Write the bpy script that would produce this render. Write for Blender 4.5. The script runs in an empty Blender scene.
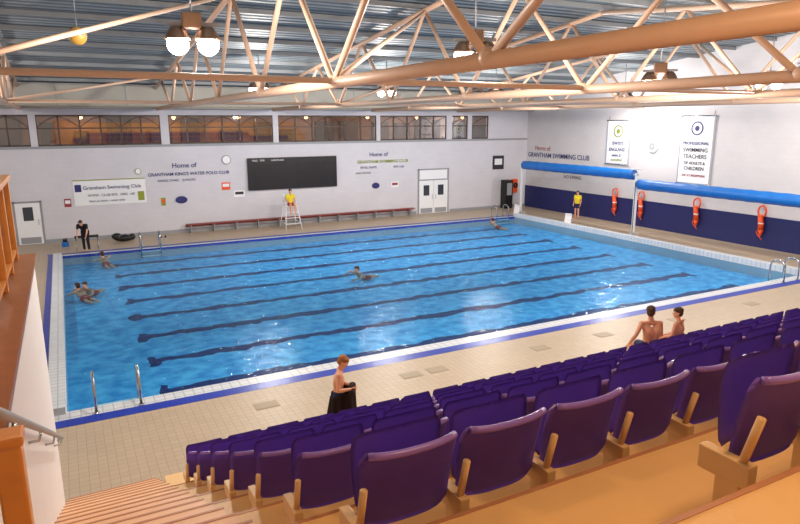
import bpy, bmesh, math, random
from mathutils import Vector, Matrix, Euler
random.seed(4)
S=bpy.context.scene
S.view_settings.view_transform='Standard'
S.view_settings.look='None'
COL=S.collection

# ------------------------------------------------------------------ camera
CAMH=5.7; F=635; YAW=.483; PITCH=.217; ROLL=-.003
cd=bpy.data.cameras.new('camera'); cam=bpy.data.objects.new('camera',cd); COL.objects.link(cam)
cd.sensor_width=36; cd.lens=36*F/800; cd.clip_end=200; cd.clip_start=.05
cam.location=(0,0,CAMH)
fw=Vector((math.sin(YAW)*math.cos(PITCH),math.cos(YAW)*math.cos(PITCH),-math.sin(PITCH)))
rt=Vector((math.cos(YAW),-math.sin(YAW),0)); up=rt.cross(fw)
r2=rt*math.cos(ROLL)+up*math.sin(ROLL); u2=up*math.cos(ROLL)-rt*math.sin(ROLL)
M=Matrix((r2,u2,-fw)).transposed(); cam.rotation_euler=M.to_euler()
S.camera=cam

# ------------------------------------------------------------------ materials
def lin(c): return tuple(((v/255)/12.92 if v/255<=.04045 else ((v/255+.055)/1.055)**2.4) for v in c)+(1,)
def mat(name,c,rough=.6,metal=0,spec=.5,emit=None,es=0,coat=0,noise=0,nscale=6,bump=0,bscale=40):
    m=bpy.data.materials.new(name); m.use_nodes=True; N=m.node_tree.nodes; L=m.node_tree.links
    b=N['Principled BSDF']; c=lin(c)
    b.inputs['Base Color'].default_value=c; b.inputs['Roughness'].default_value=rough
    b.inputs['Metallic'].default_value=metal; b.inputs['Specular IOR Level'].default_value=spec
    b.inputs['Coat Weight'].default_value=coat
    if emit: b.inputs['Emission Color'].default_value=lin(emit); b.inputs['Emission Strength'].default_value=es
    if noise or bump:
        tc=N.new('ShaderNodeTexCoord')
    if noise:
        n=N.new('ShaderNodeTexNoise'); n.inputs['Scale'].default_value=nscale; n.inputs['Detail'].default_value=4
        L.new(tc.outputs['Object'],n.inputs['Vector'])
        mx=N.new('ShaderNodeMix'); mx.data_type='RGBA'
        mx.inputs[6].default_value=tuple(v*(1-noise) for v in c[:3])+(1,); mx.inputs[7].default_value=tuple(min(1,v*(1+noise)) for v in c[:3])+(1,)
        L.new(n.outputs['Fac'],mx.inputs[0]); L.new(mx.outputs[2],b.inputs['Base Color'])
    if bump:
        n2=N.new('ShaderNodeTexNoise'); n2.inputs['Scale'].default_value=bscale
        L.new(tc.outputs['Object'],n2.inputs['Vector'])
        bp=N.new('ShaderNodeBump'); bp.inputs['Strength'].default_value=bump; bp.inputs['Distance'].default_value=.01
        L.new(n2.outputs['Fac'],bp.inputs['Height']); L.new(bp.outputs['Normal'],b.inputs['Normal'])
    return m
def tile_mat(name,c1,c2,mort,w,h,ms,rough,axes='XY',bump=.3):
    m=bpy.data.materials.new(name); m.use_nodes=True; N=m.node_tree.nodes; L=m.node_tree.links
    b=N['Principled BSDF']; b.inputs['Roughness'].default_value=rough
    tc=N.new('ShaderNodeTexCoord'); sx=N.new('ShaderNodeSeparateXYZ'); cx=N.new('ShaderNodeCombineXYZ')
    L.new(tc.outputs['Object'],sx.inputs[0]); L.new(sx.outputs[axes[0]],cx.inputs[0]); L.new(sx.outputs[axes[1]],cx.inputs[1])
    br=N.new('ShaderNodeTexBrick'); br.offset=0 if w==h else .5
    br.inputs['Scale'].default_value=1; br.inputs['Brick Width'].default_value=w; br.inputs['Row Height'].default_value=h
    br.inputs['Mortar Size'].default_value=ms; br.inputs['Color1'].default_value=lin(c1); br.inputs['Color2'].default_value=lin(c2); br.inputs['Mortar'].default_value=lin(mort)
    L.new(cx.outputs[0],br.inputs['Vector'])
    n=N.new('ShaderNodeTexNoise'); n.inputs['Scale'].default_value=.7; n.inputs['Detail'].default_value=5
    L.new(tc.outputs['Object'],n.inputs['Vector'])
    mr=N.new('ShaderNodeMapRange'); mr.inputs[3].default_value=.9; mr.inputs[4].default_value=1.07
    L.new(n.outputs['Fac'],mr.inputs[0])
    mx=N.new('ShaderNodeVectorMath'); mx.operation='SCALE'
    L.new(br.outputs['Color'],mx.inputs[0]); L.new(mr.outputs[0],mx.inputs['Scale'])
    L.new(mx.outputs[0],b.inputs['Base Color'])
    bp=N.new('ShaderNodeBump'); bp.inputs['Strength'].default_value=bump; bp.inputs['Distance'].default_value=.004; bp.invert=True
    L.new(br.outputs['Fac'],bp.inputs['Height']); L.new(bp.outputs['Normal'],b.inputs['Normal'])
    return m
WHITE=tile_mat('painted_blockwork_y',(212,210,218),(209,207,215),(204,202,210),.45,.225,.006,.7,'XZ',.1)
WHITEX=tile_mat('painted_blockwork_x',(210,207,210),(207,204,207),(202,199,203),.45,.225,.006,.7,'YZ',.1)
DECK=tile_mat('deck_tile',(190,170,146),(184,164,140),(160,142,118),.15,.15,.005,.4)
POOLW=tile_mat('pool_wall_tile',(120,200,230),(110,190,225),(160,215,235),.2,.1,.006,.3,'XZ')
GUT=tile_mat('gutter_tile',(222,224,228),(212,216,220),(172,178,186),.2,.2,.01,.35)
BLUET=tile_mat('blue_edge_tile',(20,54,176),(16,46,160),(44,76,180),.1,.1,.004,.3)
SEATP=mat('purple_seat_plastic',(116,84,178),.32,noise=.15,nscale=3)
SEATL=mat('purple_seat_lip',(136,106,198),.3)
TAN=mat('cream_steel_bracket',(216,180,128),.5,noise=.08)
FLOORW=mat('terrace_floor_paint',(232,190,130),.5,noise=.1,nscale=2,bump=.2)
STEPM=mat('stair_wood',(236,188,146),.5,noise=.1,nscale=4)
NOSE=mat('stair_nosing',(186,130,92),.5)
TUBE=mat('peach_truss_paint',(216,180,154),.42,noise=.06)
PURL=mat('grey_purlin_paint',(130,134,138),.5)
CREAM=mat('cream_duct',(172,168,158),.6,noise=.05,nscale=1)
NAVY=mat('navy_dado',(24,30,92),.5,noise=.08)
STEEL=mat('stainless',(190,195,200),.22,1)
BLACK=mat('black_plastic',(18,18,22),.4)
DKFR=mat('dark_window_frame',(74,58,50),.5)
WOOD=mat('varnished_wood',(214,140,58),.35,noise=.2,nscale=8,coat=.3)
WOODD=mat('brown_wood_cap',(150,94,52),.4,noise=.2,nscale=8)
GREYM=mat('grey_paint',(150,152,158),.5)
WPL=mat('white_plastic',(236,238,242),.4)
WALLW=mat('white_plaster',(226,222,220),.6,noise=.03,nscale=2)
BLUEC=mat('blue_pool_cover',(16,104,188),.4,noise=.2,nscale=3,bump=.5,bscale=5)
ORANGE=mat('orange_rescue',(236,84,30),.45)
REDB=mat('bench_red_wood',(140,60,58),.5)
YEL=mat('yellow_cloth',(226,204,30),.7); 
TXTB=mat('lettering_navy',(40,44,110),.6); TXTG=mat('lettering_olive',(140,150,40),.6); TXTR=mat('lettering_red',(150,50,60),.6); TXTK=mat('lettering_black',(40,38,48),.6)
LAMP=mat('lamp_lens',(255,250,235),.3,emit=(255,248,232),es=28)
SILV=mat('spun_aluminium',(150,120,100),.35,.8)

def roof_mat():
    m=bpy.data.materials.new('corrugated_roof'); m.use_nodes=True; N=m.node_tree.nodes; L=m.node_tree.links
    b=N['Principled BSDF']; b.inputs['Roughness'].default_value=.55
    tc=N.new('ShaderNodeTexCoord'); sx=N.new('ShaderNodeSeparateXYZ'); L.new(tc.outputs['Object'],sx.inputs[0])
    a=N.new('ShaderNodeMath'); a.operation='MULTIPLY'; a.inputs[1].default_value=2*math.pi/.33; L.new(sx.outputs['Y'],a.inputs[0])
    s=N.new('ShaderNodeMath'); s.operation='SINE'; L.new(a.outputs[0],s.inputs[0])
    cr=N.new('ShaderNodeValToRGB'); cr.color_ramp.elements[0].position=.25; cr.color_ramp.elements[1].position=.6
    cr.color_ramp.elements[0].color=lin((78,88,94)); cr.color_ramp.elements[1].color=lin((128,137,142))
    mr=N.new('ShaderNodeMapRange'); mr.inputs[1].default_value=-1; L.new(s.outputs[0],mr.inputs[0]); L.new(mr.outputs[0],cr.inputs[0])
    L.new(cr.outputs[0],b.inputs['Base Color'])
    bp=N.new('ShaderNodeBump'); bp.inputs['Strength'].default_value=.6; bp.inputs['Distance'].default_value=.05
    L.new(s.outputs[0],bp.inputs['Height']); L.new(bp.outputs['Normal'],b.inputs['Normal'])
    return m
ROOF=roof_mat()

# ------------------------------------------------------------------ mesh helpers
class MB:
    def __init__(s,name,mats):
        s.n=name; s.bm=bmesh.new(); s.mats=mats
    def _set(s,faces,m,sm=False):
        for f in faces: f.material_index=m; f.smooth=sm
    def box(s,x0,x1,y0,y1,z0,z1,m=0,mx=None,bev=0):
        r=bmesh.ops.create_cube(s.bm,size=1)
        v=r['verts']
        for q in v: q.co=Vector(((x0+x1)/2+q.co.x*(x1-x0),(y0+y1)/2+q.co.y*(y1-y0),(z0+z1)/2+q.co.z*(z1-z0)))
        fs=list({f for q in v for f in q.link_faces})
        if bev:
            es=list({e for q in v for e in q.link_edges})
            rr=bmesh.ops.bevel(s.bm,geom=es,offset=bev,segments=2,affect='EDGES',profile=.6)
            fs=list(set(rr['faces'])|{f for f in fs if f.is_valid})
            vs=list({q for f in fs for q in f.verts})
        else: vs=v
        fs=list({f for q in vs for f in q.link_faces})
        s._set(fs,m)
        if mx is not None: bmesh.ops.transform(s.bm,matrix=mx,verts=vs)
        return vs
    def tube(s,p0,p1,r0,r1=None,m=0,seg=12,caps=True):
        r1=r0 if r1 is None else r1
        p0=Vector(p0);p1=Vector(p1); d=p1-p0; l=d.length
        if l<1e-6: return
        q=d.to_track_quat('Z','Y').to_matrix().to_4x4()
        r=bmesh.ops.create_cone(s.bm,cap_ends=caps,segments=seg,radius1=r0,radius2=r1,depth=l)
        bmesh.ops.transform(s.bm,matrix=Matrix.Translation((p0+p1)/2)@q,verts=r['verts'])
        s._set({f for v in r['verts'] for f in v.link_faces},m,True)
    def path(s,pts,r,m=0,seg=10):
        pts=[Vector(p) for p in pts]
        rings=[]
        for i,p in enumerate(pts):
            t=(pts[min(i+1,len(pts)-1)]-pts[max(i-1,0)]).normalized()
            a=Vector((0,0,1)) if abs(t.z)<.9 else Vector((1,0,0))
            if i==0: n=t.cross(a).normalized()
            else: n=(n-t*n.dot(t)).normalized()
            b=t.cross(n)
            rings.append([s.bm.verts.new(p+n*r*math.cos(k*2*math.pi/seg)+b*r*math.sin(k*2*math.pi/seg)) for k in range(seg)])
        fs=[]
        for i in range(len(rings)-1):
            for k in range(seg): fs.append(s.bm.faces.new((rings[i][k],rings[i][(k+1)%seg],rings[i+1][(k+1)%seg],rings[i+1][k])))
        fs.append(s.bm.faces.new(rings[0][::-1])); fs.append(s.bm.faces.new(rings[-1]))
        s._set(fs,m,True)
    def ball(s,c,r,m=0,seg=3,rot=None):
        if not hasattr(r,'__len__'): r=(r,r,r)
        q=bmesh.ops.create_icosphere(s.bm,subdivisions=seg,radius=1)
        mx=Matrix.Translation(c)@(rot.to_4x4() if rot else Matrix.Identity(4))@Matrix.Diagonal((*r,1))
        bmesh.ops.transform(s.bm,matrix=mx,verts=q['verts'])
        s._set({f for v in q['verts'] for f in v.link_faces},m,True)
    def cap(s,p0,p1,r0,r1,m=0,seg=14):
        s.tube(p0,p1,r0,r1,m,seg); s.ball(p0,r0,m,2); s.ball(p1,r1,m,2)
    def lathe(s,prof,mx,m=0,seg=20):
        rings=[[s.bm.verts.new(mx@Vector((r*math.cos(2*math.pi*k/seg),r*math.sin(2*math.pi*k/seg),z))) for k in range(seg)] for r,z in prof]
        fs=[]
        for i in range(len(rings)-1):
            for k in range(seg): fs.append(s.bm.faces.new((rings[i][k],rings[i][(k+1)%seg],rings[i+1][(k+1)%seg],rings[i+1][k])))
        s._set(fs,m,True)
    def poly(s,pts,m=0):
        f=s.bm.faces.new([s.bm.verts.new(p) for p in pts]); s._set([f],m); return f
    def sheet(s,grid,m=0,thick=None):
        V=[[s.bm.verts.new(p) for p in row] for row in grid]; fs=[]
        for i in range(len(V)-1):
            for j in range(len(V[0])-1): fs.append(s.bm.faces.new((V[i][j],V[i][j+1],V[i+1][j+1],V[i+1][j])))
        s._set(fs,m,True)
        if thick: bmesh.ops.solidify(s.bm,geom=fs,thickness=thick)
    def obj(s,parent=None,loc=None,rz=0,fixn=True):
        if fixn: bmesh.ops.recalc_face_normals(s.bm,faces=s.bm.faces)
        me=bpy.data.meshes.new(s.n); s.bm.to_mesh(me); s.bm.free()
        for m in s.mats: me.materials.append(m)
        o=bpy.data.objects.new(s.n,me); COL.objects.link(o)
        if parent: o.parent=parent
        if loc is not None: o.location=loc
        o.rotation_euler[2]=rz
        return o
def empty(name,loc=(0,0,0),rz=0):
    o=bpy.data.objects.new(name,None); o.empty_display_size=.2; COL.objects.link(o); o.location=loc; o.rotation_euler[2]=rz; return o

# ------------------------------------------------------------------ layout numbers (metres)
PX0,PX1,PY0,PY1=-.45,24.2,13.7,31.0
XL,XR=-7.0,28.0; YW=34.8; YB=-3.0
def roofz(y): return 7.5+1.9*(1-abs(y-16.5)/18.6)

b=MB('floor',[DECK])
G=.45
b.box(XL,XR,PY1+G,YW,-.3,0); b.box(XL,XR,YB,PY0-G,-.3,0)
b.box(XL,PX0-.35,PY0-G,PY1+G,-.3,0); b.box(PX1+.35,XR,PY0-G,PY1+G,-.3,0)
b.obj()
FZ=-.42
def poolfloor():
    m=bpy.data.materials.new('pool_floor_tile'); m.use_nodes=True; N=m.node_tree.nodes; L=m.node_tree.links
    b=N['Principled BSDF']; b.inputs['Roughness'].default_value=.5
    def math_(op,a,c=None,c2=None):
        n=N.new('ShaderNodeMath'); n.operation=op
        for i,v in enumerate((a,c,c2)):
            if v is None: continue
            if isinstance(v,(int,float)): n.inputs[i].default_value=v
            else: L.new(v,n.inputs[i])
        return n.outputs[0]
    tc=N.new('ShaderNodeTexCoord')
    n=N.new('ShaderNodeTexNoise'); n.inputs['Scale'].default_value=1.7; n.inputs['Detail'].default_value=2; L.new(tc.outputs['Object'],n.inputs['Vector'])
    sx=N.new('ShaderNodeSeparateXYZ'); L.new(tc.outputs['Object'],sx.inputs[0])
    off=math_('MULTIPLY',math_('SUBTRACT',n.outputs['Fac'],.5),.55)
    y=math_('ADD',sx.outputs['Y'],off)
    ph=math_('DIVIDE',math_('SUBTRACT',y,PY0),2.15)
    fr=math_('ABSOLUTE',math_('SUBTRACT',math_('FRACT',ph),.5))
    line=math_('LESS_THAN',fr,.19/2.15)
    xin=math_('MULTIPLY',math_('GREATER_THAN',sx.outputs['X'],PX0+2),math_('LESS_THAN',sx.outputs['X'],PX1-2))
    line=math_('MULTIPLY',line,xin)
    for xc in (PX0+2,PX1-2):
        t=math_('LESS_THAN',math_('ABSOLUTE',math_('SUBTRACT',math_('ADD',sx.outputs['X'],off),xc)),.12)
        t=math_('MULTIPLY',t,math_('LESS_THAN',fr,.36/2.15))
        line=math_('MAXIMUM',line,t)
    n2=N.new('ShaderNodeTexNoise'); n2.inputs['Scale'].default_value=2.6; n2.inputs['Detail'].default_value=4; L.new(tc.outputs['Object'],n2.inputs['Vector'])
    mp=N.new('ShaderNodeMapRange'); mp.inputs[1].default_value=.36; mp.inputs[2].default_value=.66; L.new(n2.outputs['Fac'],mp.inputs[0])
    base=N.new('ShaderNodeMix'); base.data_type='RGBA'; base.inputs[6].default_value=lin((44,150,218)); base.inputs[7].default_value=lin((112,202,246)); L.new(mp.outputs[0],base.inputs[0])  # caustic-like ripple light painted into the tile colour by noise
    mx=N.new('ShaderNodeMix'); mx.data_type='RGBA'; mx.inputs[7].default_value=lin((4,14,98))
    L.new(base.outputs[2],mx.inputs[6]); L.new(line,mx.inputs[0]); L.new(mx.outputs[2],b.inputs['Base Color'])
    return m
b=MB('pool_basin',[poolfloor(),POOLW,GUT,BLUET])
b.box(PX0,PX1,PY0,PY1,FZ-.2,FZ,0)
b.box(PX0-.35,PX0,PY0-G,PY1+G,FZ-.2,-.02,2); b.box(PX1,PX1+.35,PY0-G,PY1+G,FZ-.2,-.02,2)
b.box(PX0,PX1,PY0-G,PY0,FZ-.2,-.02,2); b.box(PX0,PX1,PY1,PY1+G,FZ-.2,-.02,2)
b.box(PX0-.35,PX0-.02,PY0-.1,PY1+.1,-.02,.13,2); b.box(PX1+.02,PX1+.35,PY0-.1,PY1+.1,-.02,.2,2)
b.box(PX0-.6,PX1+.6,PY0-G-.34,PY0-G,-.02,.004,3); b.box(PX0-.6,PX1+.6,PY1+G,PY1+G+.2,-.02,.004,3)
b.box(PX0-.55,PX0-.35,PY0-G,PY1+G,-.02,.004,3); b.box(PX1+.35,PX1+.6,PY0-G,PY1+G,-.02,.004,3)
b.box(PX0,PX1,PY1-.01,PY1+.005,-.12,-.0,3)
b.obj()
def watermat():
    m=bpy.data.materials.new('pool_water'); m.use_nodes=True; N=m.node_tree.nodes; L=m.node_tree.links
    N.clear(); out=N.new('ShaderNodeOutputMaterial')
    tr=N.new('ShaderNodeBsdfTransparent'); tr.inputs[0].default_value=(.66,.90,.985,1)
    gl=N.new('ShaderNodeBsdfGlossy'); gl.inputs['Roughness'].default_value=.05; gl.inputs[0].default_value=(.8,.93,1,1)
    fr=N.new('ShaderNodeFresnel'); fr.inputs[0].default_value=1.33
    mn=N.new('ShaderNodeMath'); mn.operation='MULTIPLY'; mn.inputs[1].default_value=.55
    tc=N.new('ShaderNodeTexCoord')
    n=N.new('ShaderNodeTexNoise'); n.inputs['Scale'].default_value=3.0; n.inputs['Detail'].default_value=3; L.new(tc.outputs['Object'],n.inputs['Vector'])
    bp=N.new('ShaderNodeBump'); bp.inputs['Strength'].default_value=.6; bp.inputs['Distance'].default_value=.11
    L.new(n.outputs['Fac'],bp.inputs['Height'])
    L.new(bp.outputs[0],gl.inputs['Normal'])
    L.new(fr.outputs[0],mn.inputs[0])
    mx=N.new('ShaderNodeMixShader'); L.new(mn.outputs[0],mx.inputs[0]); L.new(tr.outputs[0],mx.inputs[1]); L.new(gl.outputs[0],mx.inputs[2])
    L.new(mx.outputs[0],out.inputs[0]); return m
b=MB('pool_water',[watermat()])
b.poly([(PX0,PY0,-.03),(PX1,PY0,-.03),(PX1,PY1,-.03),(PX0,PY1,-.03)]); b.obj()

# ------------------------------------------------------------------ walls
WB,WT=4.62,6.08
b=MB('wall_far',[WHITE,GREYM])
b.box(XL,XR,YW,YW+.3,0,WB); b.box(XL,XR,YW,YW+.3,WT,8.0)
pil=[(XL,-3.0),(-1.25,-.95),(4.55,4.95),(10.4,10.7),(16.7,16.95),(21.6,22.0),(23.2,23.5),(24.8,XR)]
for x0,x1 in pil: b.box(x0,x1,YW,YW+.3,WB,WT)
b.box(XL,XR,YW-.03,YW,4.5,4.62,1)
b.obj()
GLS=bpy.data.materials.new('window_glass'); GLS.use_nodes=True
N=GLS.node_tree.nodes; L=GLS.node_tree.links; N.clear(); o_=N.new('ShaderNodeOutputMaterial'); t_=N.new('ShaderNodeBsdfTransparent'); g_=N.new('ShaderNodeBsdfGlossy'); g_.inputs['Roughness'].default_value=.02; m_=N.new('ShaderNodeMixShader'); m_.inputs[0].default_value=.25
L.new(t_.outputs[0],m_.inputs[1]); L.new(g_.outputs[0],m_.inputs[2]); L.new(m_.outputs[0],o_.inputs[0])
for i in range(len(pil)-1):
    x0,x1=pil[i][1],pil[i+1][0]
    b=MB('window_%d'%(i+1),[DKFR,GLS])
    n=max(1,round((x1-x0)/.95)); 
    for k in range(n+1):
        x=x0+(x1-x0)*k/n; b.box(x-.035,x+.035,YW+.06,YW+.14,WB,WT)
    b.box(x0,x1,YW+.06,YW+.14,WB,WB+.08); b.box(x0,x1,YW+.06,YW+.14,WT-.08,WT); b.box(x0,x1,YW+.07,YW+.13,5.42,5.48)
    for k in range(n):
        xa=x0+(x1-x0)*k/n; xb=x0+(x1-x0)*(k+1)/n
        if k%2==0: b.path([(xa+(xb-xa)*t/8,YW+.1,5.48+.5*math.sin(math.pi/2*t/8)) for t in range(9)],.02,0,6)
        else: b.path([(xa+(xb-xa)*t/8,YW+.1,5.48+.5*math.cos(math.pi/2*t/8)) for t in range(9)],.02,0,6)
    b.poly([(x0,YW+.1,WB),(x1,YW+.1,WB),(x1,YW+.1,WT),(x0,YW+.1,WT)],1)
    b.obj()
GAL=mat('gallery_wall',(150,112,90),.8,noise=.65,nscale=.9); GALF=mat('gallery_floor',(90,64,50),.7)
GALC=mat('gallery_lamp_glass',(255,220,170),.4,emit=(255,190,120),es=7)
b=MB('gallery_room',[GAL,GALF,DKFR,GALC])
b.box(XL,XR,YW+3.6,YW+3.8,0,6.8); b.box(XL,XR,YW+.3,YW+3.8,4.3,4.4,1); b.box(XL,XR,YW+.3,YW+3.8,6.7,6.8)
x=XL+.5
while x<XR-1:
    b.box(x,x+random.uniform(.5,1.3),YW+3.3,YW+3.6,4.4,random.uniform(5.2,6.2),2); x+=random.uniform(1.3,2.4)
for x in (-3,1,5.5,9,13,17,20.5,24): b.ball((x,YW+1.9,6.0),.11,3,2); b.tube((x,YW+1.9,6.1),(x,YW+1.9,6.7),.01,m=2)
b.obj()
for x in (-3,1,5.5,9,13,17,20.5,24):
    l=bpy.data.lights.new('gallery_lamp','POINT'); l.energy=34; l.color=(1,.66,.4); l.shadow_soft_size=.1
    o=bpy.data.objects.new('gallery_lamp',l); o.location=(x,YW+1.9,5.8); COL.objects.link(o)
b=MB('wall_right',[WHITEX,NAVY])
b.box(XR,XR+.3,YB,YW+.3,0,7.5)
b.poly([(XR,YB,7.5),(XR,YW+.3,7.5),(XR,YW+.3,roofz(YW)+.3),(XR,16.5,9.9),(XR,YB,roofz(YB)+.3)],0)
b.box(XR-.02,XR,YB,YW,0,1.45,1)
b.obj()
b=MB('wall_left',[WHITEX])
b.box(XL-.3,XL,YB,YW+.3,0,7.5); b.poly([(XL,YB,7.5),(XL,YW+.3,7.5),(XL,YW+.3,8),(XL,16.5,9.9),(XL,YB,8)],0)
b.obj()
b=MB('baseboard_far',[GREYM]); b.box(XL,19.4,YW-.04,YW,0,.18); b.box(21.9,XR,YW-.04,YW,0,.18); b.obj()
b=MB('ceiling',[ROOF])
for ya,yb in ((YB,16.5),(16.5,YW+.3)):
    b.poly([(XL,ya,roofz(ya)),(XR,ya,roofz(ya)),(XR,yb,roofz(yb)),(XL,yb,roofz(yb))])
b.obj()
b=MB('ceiling_duct',[CREAM,GREYM])
b.box(XL,XR-.02,YW-.55,YW,6.42,7.45,0,bev=.02)
for i in range(12): b.box(-6+3*i,-5.96+3*i,YW-.57,YW-.54,6.42,7.45,1)
b.tube((XL,YW-.65,6.42),(XR-.1,YW-.65,6.42),.06,m=0)
b.obj()
b=MB('roof_purlins',[PURL])
y=1.0
while y<YW:
    z=roofz(y)-.05; b.box(XL,XR,y-.035,y+.035,z-.1,z+.04); y+=1.9
b.obj()
for ti,x in enumerate((-1.5,4.4,10.3,16.2,22.1)):
    b=MB('roof_truss',[TUBE]); zb=6.38
    b.tube((x,YB,zb),(x,YW-.5,zb),.1,m=0,seg=20)
    tz=lambda y: roofz(y)-.22
    b.tube((x,YB,tz(YB)),(x,16.5,tz(16.5)),.08); b.tube((x,16.5,tz(16.5)),(x,YW-.4,tz(YW-.4)),.08)
    y=1.5
    while y<YW-1:
        for yy in (y-2.35,y+2.35):
            if YB<yy<YW-.4: b.tube((x,y,zb),(x,yy,tz(yy)),.058,seg=12)
        b.ball((x,y,zb+.03),.125,0,2); y+=4.7
    b.obj()
for y in (10.9,25.0):
    b=MB('roof_tie_tube',[TUBE])
    b.tube((XL,y,6.42),(XR,y,6.42),.055,seg=12)
    b.obj()
b=MB('roof_bracing',[TUBE])
for (x0,y0,x1,y1) in ((-1.5,10.9,4.4,17.9),(4.4,10.9,10.3,17.9),(10.3,25,16.2,17.9),(16.2,10.9,22.1,17.9),(-1.5,25,4.4,30.5)):
    b.tube((x0,y0,6.42),(x1,y1,roofz(y1)-.25),.05)
b.obj()

# ------------------------------------------------------------------ lamps
def floodlight(x,y,z,rz=0,lit=True):
    e=MB('hanging_floodlight',[SILV,LAMP,GREYM])
    top=roofz(y)-z-.02
    e.tube((0,0,top),(0,0,.22),.018,m=2,seg=8); e.box(-.42,.42,-.04,.04,.2,.26,2)
    e.box(-.16,.16,-.1,.1,.16,.42,0,bev=.02)
    for sx in (-.245,.245):
        mx=Matrix.Translation((sx,0,0))
        e.lathe([(.03,.2),(.09,.19),(.15,.12),(.2,.02),(.215,-.02),(.2,-.015),(.12,.09),(.02,.12)],mx,0)
        e.ball((sx,0,-.09),(.18,.18,.18),1,3)
    o=e.obj(loc=(x,y,z),rz=rz)
    if lit:
        l=bpy.data.lights.new('flood_bulb','POINT'); l.energy=750; l.color=(1,.94,.87); l.shadow_soft_size=.2
        lo=bpy.data.objects.new('flood_bulb',l); lo.parent=o; lo.location=(0,0,-.49); COL.objects.link(lo)
for x,y,z,rz in ((2.15,11.6,7.08,-.2),(7.6,11.2,7.08,-.5),(13.9,12.0,6.75,-.75),(23.4,15.2,7.08,-.9),(-4.4,24.4,7.08,0),(7.4,26.4,7.08,-.3),(13.2,26.4,7.08,-.5),(19.2,26.4,7.08,-.6),(25.6,24.2,6.9,-.8),(19.2,11.2,7.08,-1)):  # some far floodlights are added for their light, not known fixtures
    floodlight(x,y,z,rz)
for x,y,e_ in ((2.5,1.0,175),(9,2.0,320),(16,2.5,270),(-.1,4.5,115)):
    h=MB('seating_pendant_lamp',[SILV,mat('warm_bulb',(255,180,100),.4,emit=(255,170,90),es=8)])
    h.tube((0,0,roofz(y)-7.3-.02),(0,0,.2),.012,m=0,seg=8); h.lathe([(.02,.22),(.1,.2),(.22,0),(.21,0),(.08,.17)],Matrix.Identity(4),0); h.ball((0,0,.06),.09,1,2)
    o=h.obj(loc=(x,y,7.3))
    l=bpy.data.lights.new('warm_bulb_light','POINT'); l.energy=e_; l.color=(1,.64,.35); l.shadow_soft_size=.2
    lo=bpy.data.objects.new('warm_bulb_light',l); lo.parent=o; lo.location=(0,0,-.2); COL.objects.link(lo)
W=bpy.data.worlds.new('world'); S.world=W; W.use_nodes=True
W.node_tree.nodes['Background'].inputs[0].default_value=(1,.91,.84,1); W.node_tree.nodes['Background'].inputs[1].default_value=.42

for x,y,z,r in ((.5,14.4,7.35,.17),):
    b=MB('yellow_ball',[mat('yellow_rubber',(190,146,60),.5),GREYM]); b.ball((0,0,0),r,0,3); b.lathe([(r*1.01,-.01),(r*1.015,.01)],Matrix.Identity(4),1); b.tube((0,0,r),(0,0,roofz(y)-z-.02),.006,m=1,seg=6); b.obj(loc=(x,y,z))

# ------------------------------------------------------------------ far wall things
def text(body,x,z,size,m,name='wall_lettering',wall='far',y=None,align='LEFT',bold=0):
    c=bpy.data.curves.new(name,'FONT'); c.body=body; c.size=size; c.extrude=.004; c.offset=bold; c.align_x=align
    o=bpy.data.objects.new(name,c); COL.objects.link(o); c.materials.append(m)
    if wall=='far': o.location=(x,YW-.012 if y is None else y,z); o.rotation_euler=(math.pi/2,0,0)
    else: o.location=(XR-.012 if y is None else y,x,z); o.rotation_euler=(math.pi/2,0,-math.pi/2)
    return o
b=MB('scoreboard',[BLACK,mat('score_digits_panel',(34,30,34),.3),mat('score_led',(150,60,50),.4)])
b.box(8.85,14.05,YW-.14,YW-.002,2.05,3.8,0,bev=.02)
for i in range(2):
    for j in range(8): b.box(9.05+i*2.55,11.3+i*2.55,YW-.155,YW-.14,2.13+j*.175,2.26+j*.175,1)
b.obj()
text('FLAG   TIME          LANE PLACE',9.1,3.62,.13,WPL,'scoreboard_lettering',y=YW-.16)
b=MB('wall_banner',[WPL,TXTG,TXTB]); b.box(.3,3.6,YW-.03,YW,1.72,2.98,0); b.box(.3,3.6,YW-.035,YW-.03,2.93,2.98,1); b.box(.36,.65,YW-.036,YW-.03,2.4,2.75,2); b.box(3.2,3.5,YW-.036,YW-.03,1.85,2.3,1); b.obj()
text('Grantham Swimming Club',.72,2.5,.25,TXTB,y=YW-.045); text('WWW . CLUB SITE . ORG . UK',.9,2.15,.16,TXTK,y=YW-.045); text('learn to swim - water polo',.95,1.88,.15,TXTB,y=YW-.045)
text('Home of',4.95,3.42,.34,TXTB,bold=.004); text("GRANTHAM KING'S WATER POLO CLUB",3.75,3.02,.225,TXTB,bold=.004)
text('RISING STARS    JUNIORS',4.2,2.72,.17,TXTB)
text('Home of',16.2,3.7,.34,TXTB,bold=.004); text('GRANTHAM SWIMMING CLUB',15.4,3.3,.25,TXTG,bold=.006); text('RIVAL RAMS',15.6,2.98,.2,TXTB); text('ASA club',17.8,2.98,.2,TXTB)
text('KING GEORGE',15.3,2.68,.15,TXTK)
def sign(x,z,w,h,m1,m2,name='wall_sign',rnd=False):
    b=MB(name,[m1,m2])
    if rnd:
        mx=Matrix.Translation((x,YW,z))@Euler((math.pi/2,0,0)).to_matrix().to_4x4()@Matrix.Diagonal((w/2,h/2,1,1))
        b.lathe([(.001,.05),(.8,.05),(.82,.05)],mx,1); b.lathe([(.82,.05),(1,.045),(1,0)],mx,0)
    else:
        b.box(x-w/2,x+w/2,YW-.02,YW,z-h/2,z+h/2,0); b.box(x-w*.38,x+w*.38,YW-.025,YW-.02,z-h*.1,z+h*.32,1)
    return b.obj()
sign(5.3,1.75,.6,.38,TXTB,TXTB,'oval_sign',True); sign(16.6,1.95,.5,.36,TXTB,TXTB,'oval_sign',True)
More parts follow.
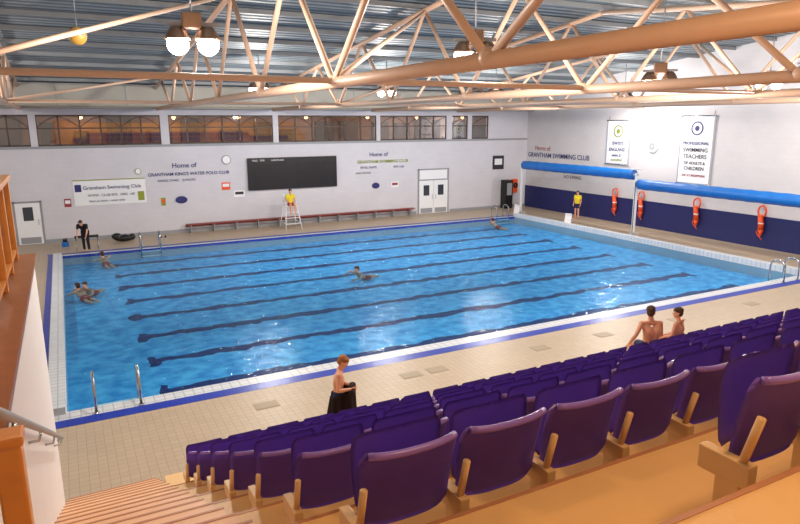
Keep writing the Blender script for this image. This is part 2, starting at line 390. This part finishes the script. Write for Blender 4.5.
sign(3.3,3.3,.3,.3,TXTG,WPL,'round_badge',True); sign(4.4,1.7,.22,.4,TXTG,ORANGE); sign(7.65,2.35,.45,.4,ORANGE,WPL); sign(7.75,3.75,.5,.5,GREYM,WPL,'wall_clock',True)
sign(17.9,1.95,.5,.35,WPL,TXTR); sign(.0,1.9,.3,.4,TXTR,WPL); sign(8.35,1.9,.6,.35,WPL,TXTK)
b=MB('dark_poster',[TXTK,WPL]); b.box(25.2,26.1,YW-.03,YW-.002,2.6,3.5,0); b.box(25.35,25.95,YW-.035,YW-.03,2.9,3.3,1); b.obj()
b=MB('fire_hose_reel',[ORANGE,BLACK]); b.box(26.75,27.15,YW-.25,YW-.002,1.0,1.9,0,bev=.03); b.lathe([(.08,0),(.18,0),(.18,.06),(.08,.06)],Matrix.Translation((26.95,YW-.25,1.5))@Euler((math.pi/2,0,0)).to_matrix().to_4x4(),1); b.obj()
b=MB('vending_cabinet',[BLACK,GREYM]); b.box(25.9,26.5,YW-.6,YW-.05,0,1.9,0,bev=.02); b.box(26.0,26.4,YW-.62,YW-.6,.9,1.7,1); b.obj()
def door(name,x0,x1,h,leaves):
    b=MB(name,[GREYM,WPL,mat('door_glass',(60,66,76),.1),STEEL])
    b.box(x0-.08,x0,YW-.06,YW-.001,0,h+.08); b.box(x1,x1+.08,YW-.06,YW-.001,0,h+.08); b.box(x0-.08,x1+.08,YW-.06,YW-.001,h,h+.08)
    hd=min(h,2.1)
    if h>2.3:
        b.box(x0,x1,YW-.06,YW-.001,2.1,2.17); b.box(x0+.05,x1-.05,YW-.03,YW-.001,2.17,h,1)
    w=(x1-x0)/leaves
    for i in range(leaves):
        a=x0+w*i; b.box(a+.01,a+w-.01,YW-.05,YW-.01,.02,hd-.01,1); b.box(a+w*.3,a+w*.7,YW-.056,YW-.05,1.15,1.8,2); b.box(a+.1,a+w-.1,YW-.055,YW-.05,.05,.35,0)
        hx=a+w-.12 if i==0 else a+.12
        b.path([(hx,YW-.05,.95),(hx,YW-.11,.95),(hx,YW-.11,1.2),(hx,YW-.05,1.2)],.012,3,8)
    b.obj()
door('door_1',19.6,21.7,2.75,2); door('door_2',-2.25,-1.2,2.0,1)
b=MB('poolside_bench',[REDB,GREYM])
b.box(5.4,19.1,YW-.42,YW-.12,.42,.47,0); b.box(5.4,19.1,YW-.1,YW-.05,.3,.4,0)
for k in range(12): b.box(5.6+k*1.2,5.65+k*1.2,YW-.4,YW-.1,0,.42,1)
b.obj()

# ------------------------------------------------------------------ right wall things
BANW=mat('banner_cloth',(232,234,240),.7); HEM=mat('banner_hem',(150,154,170),.7)
def rbanner(y0,y1,z0,z1,m1,texts,name='hanging_banner'):
    b=MB(name,[BANW,m1,STEEL,HEM])
    b.box(XR-.08,XR-.06,y0,y1,z0,z1,0)
    for yy in (y0,y1-.05): b.box(XR-.085,XR-.08,yy,yy+.05,z0,z1,3)
    b.box(XR-.085,XR-.08,y0,y1,z0,z0+.06,3)
    b.tube((XR-.07,y0-.05,z1),(XR-.07,y1+.05,z1),.035,m=2); b.tube((XR-.07,y0-.05,z0),(XR-.07,y1+.05,z0),.03,m=2)
    cy=(y0+y1)/2
    for yy in (y0+.1,y1-.1): b.tube((XR-.07,yy,z1),(XR-.002,yy,z1+.25),.01,m=2,seg=6)
    mx=Matrix.Translation((XR-.085,cy,z1-.6))@Euler((0,-math.pi/2,0)).to_matrix().to_4x4()
    b.lathe([(.28,0),(.34,0),(.34,.01),(.28,.01)],mx,1); b.lathe([(.001,.005),(.13,.005)],mx,1)
    b.obj()
    for t,z,s,m in texts: text(t,cy,z,s,m,'banner_lettering','right',y=XR-.09,align='CENTER',bold=.003)
rbanner(25.8,27.5,3.3,5.75,TXTG,[('swim',4.4,.38,TXTB),('ENGLAND',4.05,.26,TXTB),('swim 21',3.75,.22,TXTB),('accredited',3.5,.2,TXTG)])
rbanner(20.6,22.5,2.6,5.95,TXTB,[('PROFESSIONAL',4.55,.22,TXTB),('SWIMMING',4.2,.28,TXTK),('TEACHERS',3.88,.28,TXTK),('OF ADULTS &',3.58,.2,TXTK),('CHILDREN',3.3,.24,TXTK),('ASK AT RECEPTION',2.98,.15,TXTR)])
text('Home of',33.9,3.85,.42,TXTR,wall='right'); text('GRANTHAM SWIMMING CLUB',34.6,3.4,.42,TXTB,wall='right',bold=.004)
text('MAKING A SPLASH FOR SWIMMING',33.6,2.9,.26,TXTK,wall='right')
text('NO DIVING',31.0,2.2,.3,TXTK,wall='right')
b=MB('wall_speaker',[WPL,GREYM]); b.lathe([(.001,.12),(.3,.12),(.36,.08),(.38,0)],Matrix.Translation((XR,24.2,4.4))@Euler((0,-math.pi/2,0)).to_matrix().to_4x4(),0); b.lathe([(.05,.125),(.2,.125)],Matrix.Translation((XR,24.2,4.4))@Euler((0,-math.pi/2,0)).to_matrix().to_4x4(),1); b.obj()
for y in (26.5,24.6,21.1,17.7):
    b=MB('rescue_buoy',[ORANGE,WPL,STEEL]); x=XR-.16
    b.path([(XR-.001,y,1.95),(x,y,1.95),(x-.03,y,1.99)],.015,2,8)
    b.path([(x,y+.2*math.sin(t*math.pi/4),1.70-.26*math.cos(t*math.pi/4)*1.0) for t in range(9)],.04,0,8)
    b.cap((x,y+.05,1.45),(x,y-.03,.85),.11,.12,0); b.cap((x,y-.03,.85),(x,y-.02,.6),.12,.06,0)
    b.tube((x,y+.0,1.12),(x,y-.005,1.18),.125,m=1)
    b.path([(x-.03,y+.15*math.cos(t*.9),1.5-.11*t) for t in range(11)],.02,0,6)
    b.obj()
def roller(y0,y1,z,x,name='pool_cover_roller'):
    b=MB(name,[BLUEC,WPL,STEEL]); n=40
    rr=.26
    L_=y1-y0
    pr=[(.05,0),(rr,.0)]
    for i in range(n+1): pr.append((rr*(1+.035*math.sin(i*1.7)),.02+L_*i/n*.998))
    pr.append((.05,L_))
    mx=Matrix.Translation((x,y0,z))@Euler((-math.pi/2,0,0)).to_matrix().to_4x4()
    b.lathe(pr,mx,0,24)
    b.tube((x,y0-.25,z),(x,y1+.25,z),.05,m=2)
    for yy in (y0-.18,y1+.18):
        b.box(x-.06,x+.06,yy-.05,yy+.05,0,z+.1,1); b.box(x-.35,x+.35,yy-.05,yy+.05,0,.06,1)
    b.box(x-.35,x+.35,y0-.2,y0-.12,z+.26,z+.32,1)
    b.obj()
roller(23.2,32.0,3.05,25.6); roller(14.3,22.8,2.6,25.6)

# ------------------------------------------------------------------ deck furniture
def ladder(x,y,dy,name='pool_ladder'):
    b=MB(name,[STEEL,WPL])
    for xx in (x-.42,x+.42):
        pts=[(xx,y-.15*dy-.25*dy,0),(xx,y-.4*dy,.45)]
        for t in range(7):
            a=math.pi*t/6; pts.append((xx,y-.4*dy+.27*dy*(1-math.cos(a)),.55+.22*math.sin(a)))
        pts+= [(xx,y+.15*dy,.3),(xx,y+.15*dy,FZ+.05)]
        b.path(pts,.03,0,10); b.tube((xx,y-.4*dy,0),(xx,y-.4*dy,.02),.06,m=0)
    for z in (-.1,-.33): b.box(x-.42,x+.42,y+.1*dy,y+.2*dy,z,z+.03,1)
    b.obj()
ladder(.5,PY0,1); ladder(23.0,PY0-.05,1); ladder(3.2,PY1,-1); ladder(23.2,PY1,-1)
b=MB('deck_hatch_covers',[mat('hatch_plate',(164,147,124),.5),GREYM])
for x in (3.2,6.6,7.3,10.4,12.6,15.5,19): 
    b.box(x-.25,x+.25,11.9,12.22,0,.006,0); b.box(x-.22,x+.22,11.93,12.19,.005,.009,0)
b.obj()
chair=MB('lifeguard_chair',[WPL,STEEL]); cx,cy=10.75,33.4
for sx in (-.38,.38):
    chair.tube((cx+sx*1.2,cy-.55,0),(cx+sx*.8,cy-.2,1.25),.025); chair.tube((cx+sx*1.2,cy+.55,0),(cx+sx*.8,cy+.25,1.25),.025)
    chair.tube((cx+sx*.8,cy+.25,1.25),(cx+sx*.8,cy+.32,1.85),.022); chair.path([(cx+sx*.8,cy+.28,1.5),(cx+sx*.8,cy-.15,1.5),(cx+sx*.8,cy-.2,1.25)],.02,0)
    chair.tube((cx+sx*1.1,cy-.45,.35),(cx+sx*1.1,cy+.45,.35),.018)
for z in (.3,.6,.9): chair.box(cx-.42,cx+.42,cy-.55+z*.28,cy-.45+z*.28,z,z+.03,0)
chair.box(cx-.34,cx+.34,cy-.22,cy+.25,1.22,1.27,0,bev=.01); chair.box(cx-.32,cx+.32,cy+.26,cy+.3,1.4,1.85,0,bev=.01)
chair.obj()
b=MB('black_kit_bag',[BLACK,GREYM]); b.ball((2.3,33.6,.17),(.5,.22,.17),0,3); b.ball((1.95,33.55,.28),(.24,.16,.16),0,3); b.ball((2.65,33.6,.2),(.15,.18,.16),0,2); b.path([(2.1+.04*t,33.42,.3+.1*math.sin(t*math.pi/10)) for t in range(11)],.012,1); b.obj()
b=MB('swim_kit_crate',[BLACK,BLUEC]); b.box(-.45,-.15,33.3,33.7,.0,.22,1,bev=.02); b.box(-.4,-.2,33.35,33.65,.22,.36,0,bev=.03); b.obj()
b=MB('pool_rope_reel',[GREYM,STEEL,BLACK])
for xx in (.15,1.05): b.tube((xx,32.45,0),(xx,32.2,.6),.02,m=1); b.tube((xx,31.9,0),(xx,32.2,.6),.02,m=1)
b.tube((.1,32.2,.6),(1.1,32.2,.6),.06,m=2); b.obj()
b=MB('shoes_pair',[BLACK,WPL]); 
for xx in (4.0,4.2): b.ball((xx,33.6,.06),(.05,.14,.06),0,2); b.box(xx-.04,xx+.04,33.5,33.7,0,.02,1)
b.obj()
for x,y in ((25.05,31.9),(25.1,27.3)):
    b=MB('pool_warning_board',[WPL,GREYM,TXTB]); mx=Matrix.Translation((x,y,0))@Euler((0,0,.4)).to_matrix().to_4x4()
    b.box(-.02,.02,-.2,.2,0,.5,0,mx@Euler((0,.25,0)).to_matrix().to_4x4()); b.box(.2,.24,-.2,.2,0.05,.55,0,mx@Euler((0,-.25,0)).to_matrix().to_4x4()); b.obj()

# ------------------------------------------------------------------ terrace
P,R=.9,.44
def ry(n): return 1.4+P*n
def fz(n): return 3.98-R*n
b=MB('seating_terrace',[FLOORW,NOSE])
X0T=.80
for n in range(-4,8):
    y0=ry(n)-.17; y1=ry(n+1)-.17 if n<7 else 8.6
    b.box(X0T,XR-4,y0,y1,fz(n)-.5 if n<7 else 0,fz(n),0)
    if n<7: b.box(X0T,XR-4,y1-.02,y1+.004,fz(n)-.05,fz(n)+.003,1)
b.box(X0T,XR-4,YB,8.5,0,.45,0)
b.obj()
b=MB('aisle_stairs',[STEPM,NOSE])
for k in range(-8,22):
    y0=1.23+.45*k; z=3.98+.22-.22*k
    if z<.1: continue
    b.box(-.449,X0T,y0,y0+.46,max(0,z-.6),z,0); b.box(-.449,X0T,y0+.44,y0+.462,z-.03,z+.004,1)
b.obj()
b=MB('wall_stair_side',[WALLW,WOODD])
b.box(-.75,-.45,YB,9.0,0,4.05,0); b.box(-.8,-.42,YB,9.02,4.05,4.11,1)
b.obj()
b=MB('balustrade',[WOOD,GLS,STEEL])
for y in (8.7,7.85,7.0,5.9,4.8): b.box(-.66,-.59,y-.04,y+.04,4.11,5.05,0,bev=.008)
b.box(-.68,-.57,4.6,8.8,5.05,5.11,0,bev=.01); b.box(-.66,-.6,4.6,8.8,4.2,4.24,0)
b.poly([(-.625,4.8,4.25),(-.625,8.7,4.25),(-.625,8.7,5.0),(-.625,4.8,5.0)],1)
b.obj()
b=MB('stair_handrail',[GREYM,STEEL])
b.path([(-.36,2.6,4.70),(-.36,3.2,4.41),(-.36,5.8,3.14),(-.36,8.3,1.91),(-.4,8.4,1.84)],.024,0,12)
for y in (3.6,5.2,6.8,8.1):
    z=4.41-(y-3.2)*.49; b.path([(-.45,y,z-.09),(-.38,y,z-.09),(-.36,y,z-.02)],.012,1,8)
b.obj()
b=MB('wood_newel_post',[WOOD]); b.box(-.33,-.24,2.5,2.59,3.541,4.56,0,bev=.01); b.box(-.34,-.23,2.49,2.6,4.56,4.6,0,bev=.01); b.obj()

# seats
SP=.52
def seat_mesh(b,x):
    W2=.25
    def shell(yc,z0,z1,lean,bulge,w,m,th,n=14,k=12):
        g=[]
        for i in range(k+1):
            t=i/k; z=z0+(z1-z0)*t
            ww=w*(.93+.07*min(1,t*1.6))
            if t>.84: ww-=w*.11*(1-math.sqrt(max(0,1-((t-.84)/.16)**2)))
            if t<.12: ww-=w*.10*(1-math.sqrt(max(0,1-((.12-t)/.12)**2)))
            row=[]
            for j in range(n+1):
                s=-1+2*j/n
                yy=yc+lean*t+bulge*(abs(s)**3)+.012*math.sin(math.pi*t)
                row.append((x+ww*s,yy,z-.012*(1-s*s)*(t>.9)))
            g.append(row)
        b.sheet(g,m,th)
    shell(0,.37,.775,-.075,.04,W2,0,.022)
    shell(.11,.42,.80,.0,-.02,W2-.015,0,.045)
    b.path([(x+W2*.87*s/6,-.083+.04*abs(s/6*.86)**3,.768-.010*(1-(s/6)**2)) for s in range(-6,7)],.017,1,8)
    b.tube((x-.24,.06,.42),(x+.24,.06,.42),.018,m=2,seg=8)
def bracket(b,x):
    b.box(x-.024,x+.024,-.05,.05,0,.42,2,bev=.006)
    b.box(x-.026,x+.026,-.09,.13,.34,.44,2,bev=.006)
    b.tube((x,-.04,.42),(x,-.095,.64),.018,m=2,seg=8)
    b.box(x-.05,x+.05,-.1,.1,0,.012,2)
def seat_row(n,x0,cnt):
    b=MB('stadium_seat_row',[SEATP,SEATL,TAN])
    seat_mesh(b,SP/2); bracket(b,0)
    o=b.obj(loc=(x0,ry(n),fz(n)))
    a=o.modifiers.new('array','ARRAY'); a.use_relative_offset=False; a.use_constant_offset=True; a.constant_offset_displace=(SP,0,0); a.count=cnt
    return o
for n in range(1,8): seat_row(n,.98,int((22-.98)/SP))
seat_row(0,2.2,30)

# ------------------------------------------------------------------ people
SKIN=mat('skin',(222,160,128),.55,noise=.06,nscale=10); HAIRB=mat('brown_hair',(74,48,30),.8,noise=.3,nscale=60); HAIRG=mat('ginger_hair',(150,92,44),.8,noise=.3,nscale=60)
EYEW=mat('eye_white',(235,235,235),.2); EYED=mat('iris_dark',(40,30,24),.2); LIPS=mat('lips',(176,92,84),.5)
DKCL=mat('dark_towel',(46,28,26),.95,noise=.4,nscale=30,bump=.8,bscale=120); BLKC=mat('black_cloth',(22,22,26),.9); REDC=mat('red_cloth',(170,40,36),.8); NAVC=mat('navy_shorts',(26,30,70),.8)
def remesh(o,vox,sm=4):
    r=o.modifiers.new('remesh','REMESH'); r.mode='VOXEL'; r.voxel_size=vox; r.use_smooth_shade=True
    s=o.modifiers.new('smooth','SMOOTH'); s.iterations=sm; s.factor=.5
def V(*a): return Vector(a)
def figure(name,loc,rz,J,s=1.0,vox=.011,shirt=None,shorts=None,hair=HAIRB,face=None,grip=.5,longp=False):
    E=empty(name,loc,rz)
    J={k:V(*v)*s for k,v in J.items()}
    b=MB('body',[SKIN])
    torso_dir=(J['neck']-J['pelvis']).normalized()
    side=(J['shR']-J['shL']).normalized()
    hside=(J['hipR']-J['hipL']).normalized()
    waist=J['pelvis'].lerp(J['chest'],.42)
    def torso(bb,g,m=0,top=True):
        for q in (-1,1):
            bb.cap(J['pelvis']+hside*q*.065*s,waist+side*q*.05*s,(.095+g)*s,(.085+g)*s,m)
            bb.cap(waist+side*q*.05*s,J['chest']+side*q*.075*s,(.085+g)*s,(.105+g)*s,m)
            sh=J['shR'] if q>0 else J['shL']
            bb.cap(J['chest']+side*q*.075*s,sh-side*q*.055*s-torso_dir*.03*s,(.105+g)*s,(.06+g)*s,m)
            bb.cap(J['neck']-torso_dir*.02*s,sh-side*q*.03*s,(.05+g*.5)*s,(.05+g)*s,m)
    torso(b,0)
    F_=face or (0,1,0); Fv=V(*F_).normalized(); Hc=J['head']
    Up=(Hc-J['neck']).normalized(); Up=(Up*.6+V(0,0,1)*.4).normalized()
    if abs(Up.dot(Fv))>.9: Up=V(0,0,1)
    Uv=(Up-Fv*Up.dot(Fv)).normalized(); Rv=Fv.cross(Uv)
    HM=Matrix((Rv,Fv,Uv)).transposed()
    hp=lambda x,y,z: Hc+HM@(V(x,y,z)*s)
    b.cap(J['neck']-torso_dir*.03*s,Hc-Uv*.05*s-Fv*.01*s,.056*s,.05*s)
    b.ball(hp(0,-.012,.03),(.074*s,.094*s,.085*s),0,3,HM); b.ball(hp(0,.02,-.045),(.056*s,.066*s,.068*s),0,3,HM)
    b.cap(hp(0,.083,.0),hp(0,.102,-.025),.009*s,.014*s); b.ball(hp(0,.062,-.095),(.028*s,.022*s,.02*s),0,2,HM)
    b.cap(hp(-.04,.072,.022),hp(.04,.072,.022),.012*s,.012*s)
    for q in (-1,1): b.ball(hp(q*.077,-.01,-.01),(.012*s,.02*s,.032*s),0,2,HM)
    for q,S_ in ((-1,'L'),(1,'R')):
        sh,el,wr=J['sh'+S_],J['el'+S_],J['wr'+S_]
        b.ball(sh,.058*s,0,2); b.cap(sh,sh.lerp(el,.5),.05*s,.046*s); b.cap(sh.lerp(el,.5),el,.046*s,.036*s)
        b.cap(el,el.lerp(wr,.35),.036*s,.038*s); b.cap(el.lerp(wr,.35),wr,.038*s,.025*s)
        hi,kn,an=J['hip'+S_],J['kn'+S_],J['an'+S_]
        b.cap(hi,hi.lerp(kn,.4),.09*s,.08*s); b.cap(hi.lerp(kn,.4),kn,.08*s,.054*s)
        b.cap(kn,kn.lerp(an,.35),.054*s,.055*s); b.cap(kn.lerp(an,.35),an,.055*s,.036*s)
        td=J['toe'+S_]-an
        b.cap(an-V(0,0,.03)*s,J['toe'+S_],.038*s,.026*s); b.ball(an-V(0,0,.03)*s-td.normalized()*.04*s,.034*s,0,2)
    o=b.obj(parent=E); remesh(o,vox)
    for q,S_ in ((-1,'L'),(1,'R')):
        h=MB('hand_'+S_.lower(),[SKIN]); wr=J['wr'+S_]; d=(wr-J['el'+S_]).normalized()
        a=side if abs(d.dot(side))<.8 else V(0,1,0)
        pn=(a-d*a.dot(d)).normalized(); wd=d.cross(pn)
        inn=-pn*q if abs(d.dot(side))<.8 else pn
        for k in (-1.2,-.4,.4,1.2): h.cap(wr+d*.012*s+wd*k*.013*s,wr+d*.085*s+wd*k*.019*s,.015*s,.012*s)
        for k,ln in ((-1.5,.06),(-.5,.075),(.5,.08),(1.5,.07)):
            p=wr+d*.088*s+wd*k*.0195*s; d1=(d+inn*grip*.6).normalized(); d2=(d+inn*grip*2).normalized(); d3=(d*.5+inn*grip*2.5).normalized() if grip>.3 else d2
            p1=p+d1*ln*.45*s; p2=p1+d2*ln*.33*s; p3=p2+d3*ln*.25*s
            h.cap(p,p1,.0095*s,.009*s,seg=8); h.cap(p1,p2,.009*s,.0085*s,seg=8); h.cap(p2,p3,.0085*s,.0075*s,seg=8)
        p=wr+d*.03*s+wd*.028*s; p1=p+(d*.7+wd*.8+inn*.4).normalized()*.045*s; p2=p1+(d+wd*.2+inn*.5).normalized()*.035*s
        h.cap(p,p1,.014*s,.011*s,seg=8); h.cap(p1,p2,.011*s,.009*s,seg=8)
        ho=h.obj(parent=E); remesh(ho,max(.004,vox*.45),2)
    f=MB('face_features',[EYEW,EYED,LIPS,hair])
    for q in (-1,1):
        f.ball(hp(q*.03,.078,.004),.0125*s,0,2); f.ball(hp(q*.03,.0885,.004),.006*s,1,2)
        f.cap(hp(q*.017,.086,.024),hp(q*.044,.08,.026),.004*s,.003*s,3,6)
    f.cap(hp(-.02,.08,-.062),hp(.02,.08,-.062),.006*s,.006*s,2,8)
    f.obj(parent=E)
    hr=MB('hair',[hair])
    hr.ball(hp(0,-.024,.045),(.083*s,.096*s,.084*s),0,3,HM); hr.ball(hp(0,-.05,-.005),(.074*s,.066*s,.075*s),0,3,HM)
    for k in range(9):
        a=-1+.25*k; hr.cap(hp(.06*a,.04,.105-.02*a*a),hp(.068*a,.084,.062-.012*a*a),.02*s,.009*s,seg=8)
    for k in range(26):
        a=random.uniform(0,6.28); e_=random.uniform(.3,1.4); c=V(math.cos(a)*math.cos(e_)*.078,-.03+math.sin(a)*math.cos(e_)*.09,.045+math.sin(e_)*.082); t=c+V(random.uniform(-.01,.01),random.uniform(-.01,.02),.008)
        hr.cap(hp(*c),hp(*t),.014*s,.006*s,seg=6)
    ho=hr.obj(parent=E); remesh(ho,vox*.7,1)
    if shirt:
        c=MB('shirt',[shirt]); torso(c,.013)
        for S_ in 'LR': c.cap(J['sh'+S_],J['sh'+S_].lerp(J['el'+S_],.55),.068*s,.06*s)
        co=c.obj(parent=E); remesh(co,vox,3)
    if shorts:
        c=MB('shorts',[shorts])
        for q in (-1,1): c.cap(J['pelvis']+hside*q*.065*s-torso_dir*.01*s,J['pelvis'].lerp(waist,.5)+hside*q*.055*s,.108*s,.1*s)
        for S_ in 'LR':
            t=.95 if longp else .5
            c.cap(J['hip'+S_],J['hip'+S_].lerp(J['kn'+S_],t),.103*s,(.07 if longp else .09)*s)
            if longp: c.cap(J['kn'+S_],J['an'+S_]+V(0,0,.02),.068*s,.055*s)
        co=c.obj(parent=E); remesh(co,vox,3)
    return E
def stand(**k):
    J=dict(pelvis=(0,0,.95),hipL=(-.09,0,.92),hipR=(.09,0,.92),knL=(-.1,.03,.5),knR=(.1,.02,.5),anL=(-.11,0,.09),anR=(.11,-.02,.09),toeL=(-.13,.15,.03),toeR=(.14,.13,.03),
      chest=(0,.0,1.27),neck=(0,-.01,1.46),shL=(-.18,-.01,1.42),shR=(.18,-.01,1.42),elL=(-.23,-.04,1.14),elR=(.23,-.04,1.14),wrL=(-.23,.06,.9),wrR=(.23,.06,.9),head=(0,.02,1.63)); J.update(k); return J
def sit(**k):
    J=dict(pelvis=(0,0,.56),hipL=(-.09,.02,.54),hipR=(.09,.02,.54),knL=(-.12,.45,.53),knR=(.12,.45,.53),anL=(-.12,.43,.1),anR=(.12,.43,.1),toeL=(-.13,.58,.04),toeR=(.13,.58,.04),
      chest=(0,-.02,.88),neck=(0,0,1.07),shL=(-.18,-.01,1.03),shR=(.18,-.01,1.03),elL=(-.24,.03,.78),elR=(.24,.03,.78),wrL=(-.14,.26,.66),wrR=(.14,.26,.66),head=(0,.03,1.24)); J.update(k); return J
by=(3.93,9.9,0)
E=figure('boy_with_towel',by,math.radians(-115),stand(chest=(0,.02,1.26),neck=(0,.05,1.44),shL=(-.17,.03,1.4),shR=(.17,.03,1.4),head=(0,.11,1.6),elL=(-.25,.0,1.14),elR=(.25,.02,1.14),wrL=(-.13,.24,1.08),wrR=(.12,.25,1.12)),.97,.009,None,NAVC,HAIRG,(.1,1,-.55),.9)
t=MB('towel',[DKCL]); g=[]
for i in range(19):
    u=i/18; row=[]
    for j in range(49):
        a=math.radians(-165+330*j/48); rr=.20+.09*u+.022*math.sin(a*9+u*2)*(.4+u)+(.05 if abs(a)<1.2 else 0)*(1-u)
        top=1.10-.16*(1-math.cos(a))/2
        row.append((math.sin(a)*rr*1.1,.03+math.cos(a)*rr+.03*(1-u),top-.78*u+.03*math.sin(a*5)*u))
    g.append(row)
t.sheet(g,0,.012)
t.path([(-.16+.032*k,.25+.02*math.sin(k),1.05+.02*math.sin(k*2)) for k in range(11)],.055,0,10)
t.obj(parent=E)
figure('seated_boy',(9.62,ry(7)+.34,fz(7)+.005),math.radians(-25),sit(elL=(-.32,-.1,.82),wrL=(-.38,.02,.62),chest=(.02,-.04,.88)),1.0,.011,None,NAVC,HAIRB,(.5,1,-.1),.3)
figure('seated_boy',(10.4,ry(7)+.34,fz(7)+.005),math.radians(20),sit(),.9,.011,None,NAVC,HAIRB,(-.4,1,0),.3)
figure('poolside_lifeguard',(.55,31.75,0),math.radians(160),stand(chest=(0,.17,1.18),neck=(0,.32,1.28),shL=(-.18,.28,1.26),shR=(.18,.28,1.26),head=(0,.44,1.38),elL=(-.22,.36,1.0),elR=(.22,.36,1.0),wrL=(-.2,.5,.8),wrR=(.2,.5,.8)),.98,.014,BLKC,BLKC,HAIRB,(0,1,-.5),.8,True)
figure('seated_lifeguard',(10.75,33.35,.8),math.pi,sit(),1,.014,YEL,REDC,HAIRB,(0,1,-.1),.3)
figure('standing_lifeguard',(27.0,28.6,0),math.radians(110),stand(),.95,.014,YEL,NAVC,HAIRB,(0,1,0),.3)
def swim(armup=1): 
    return dict(pelvis=(0,.12,-.24),hipL=(-.09,.1,-.26),hipR=(.09,.1,-.26),knL=(-.12,-.2,-.28),knR=(.12,-.16,-.28),anL=(-.12,-.5,-.28),anR=(.12,-.46,-.28),toeL=(-.12,-.6,-.29),toeR=(.12,-.58,-.29),
      chest=(0,.34,-.14),neck=(0,.48,.0),shL=(-.18,.44,-.05),shR=(.18,.44,-.05),elL=(-.34,.62,-.14),elR=(.34,.56,.08*armup-.06),wrL=(-.24,.84,-.18),wrR=(.32,.82,-.04),head=(0,.54,.15))
for x,y,rz in ((-.25,24.0,.5),(.0,24.9,2.6),(.75,29.6,.3),(9.7,22.3,1.9),(21.5,29.5,.4)):
    figure('swimmer',(x+.5,y,-.05),rz,swim(),.98,.016,None,REDC,HAIRB,(0,1,.1),.1)
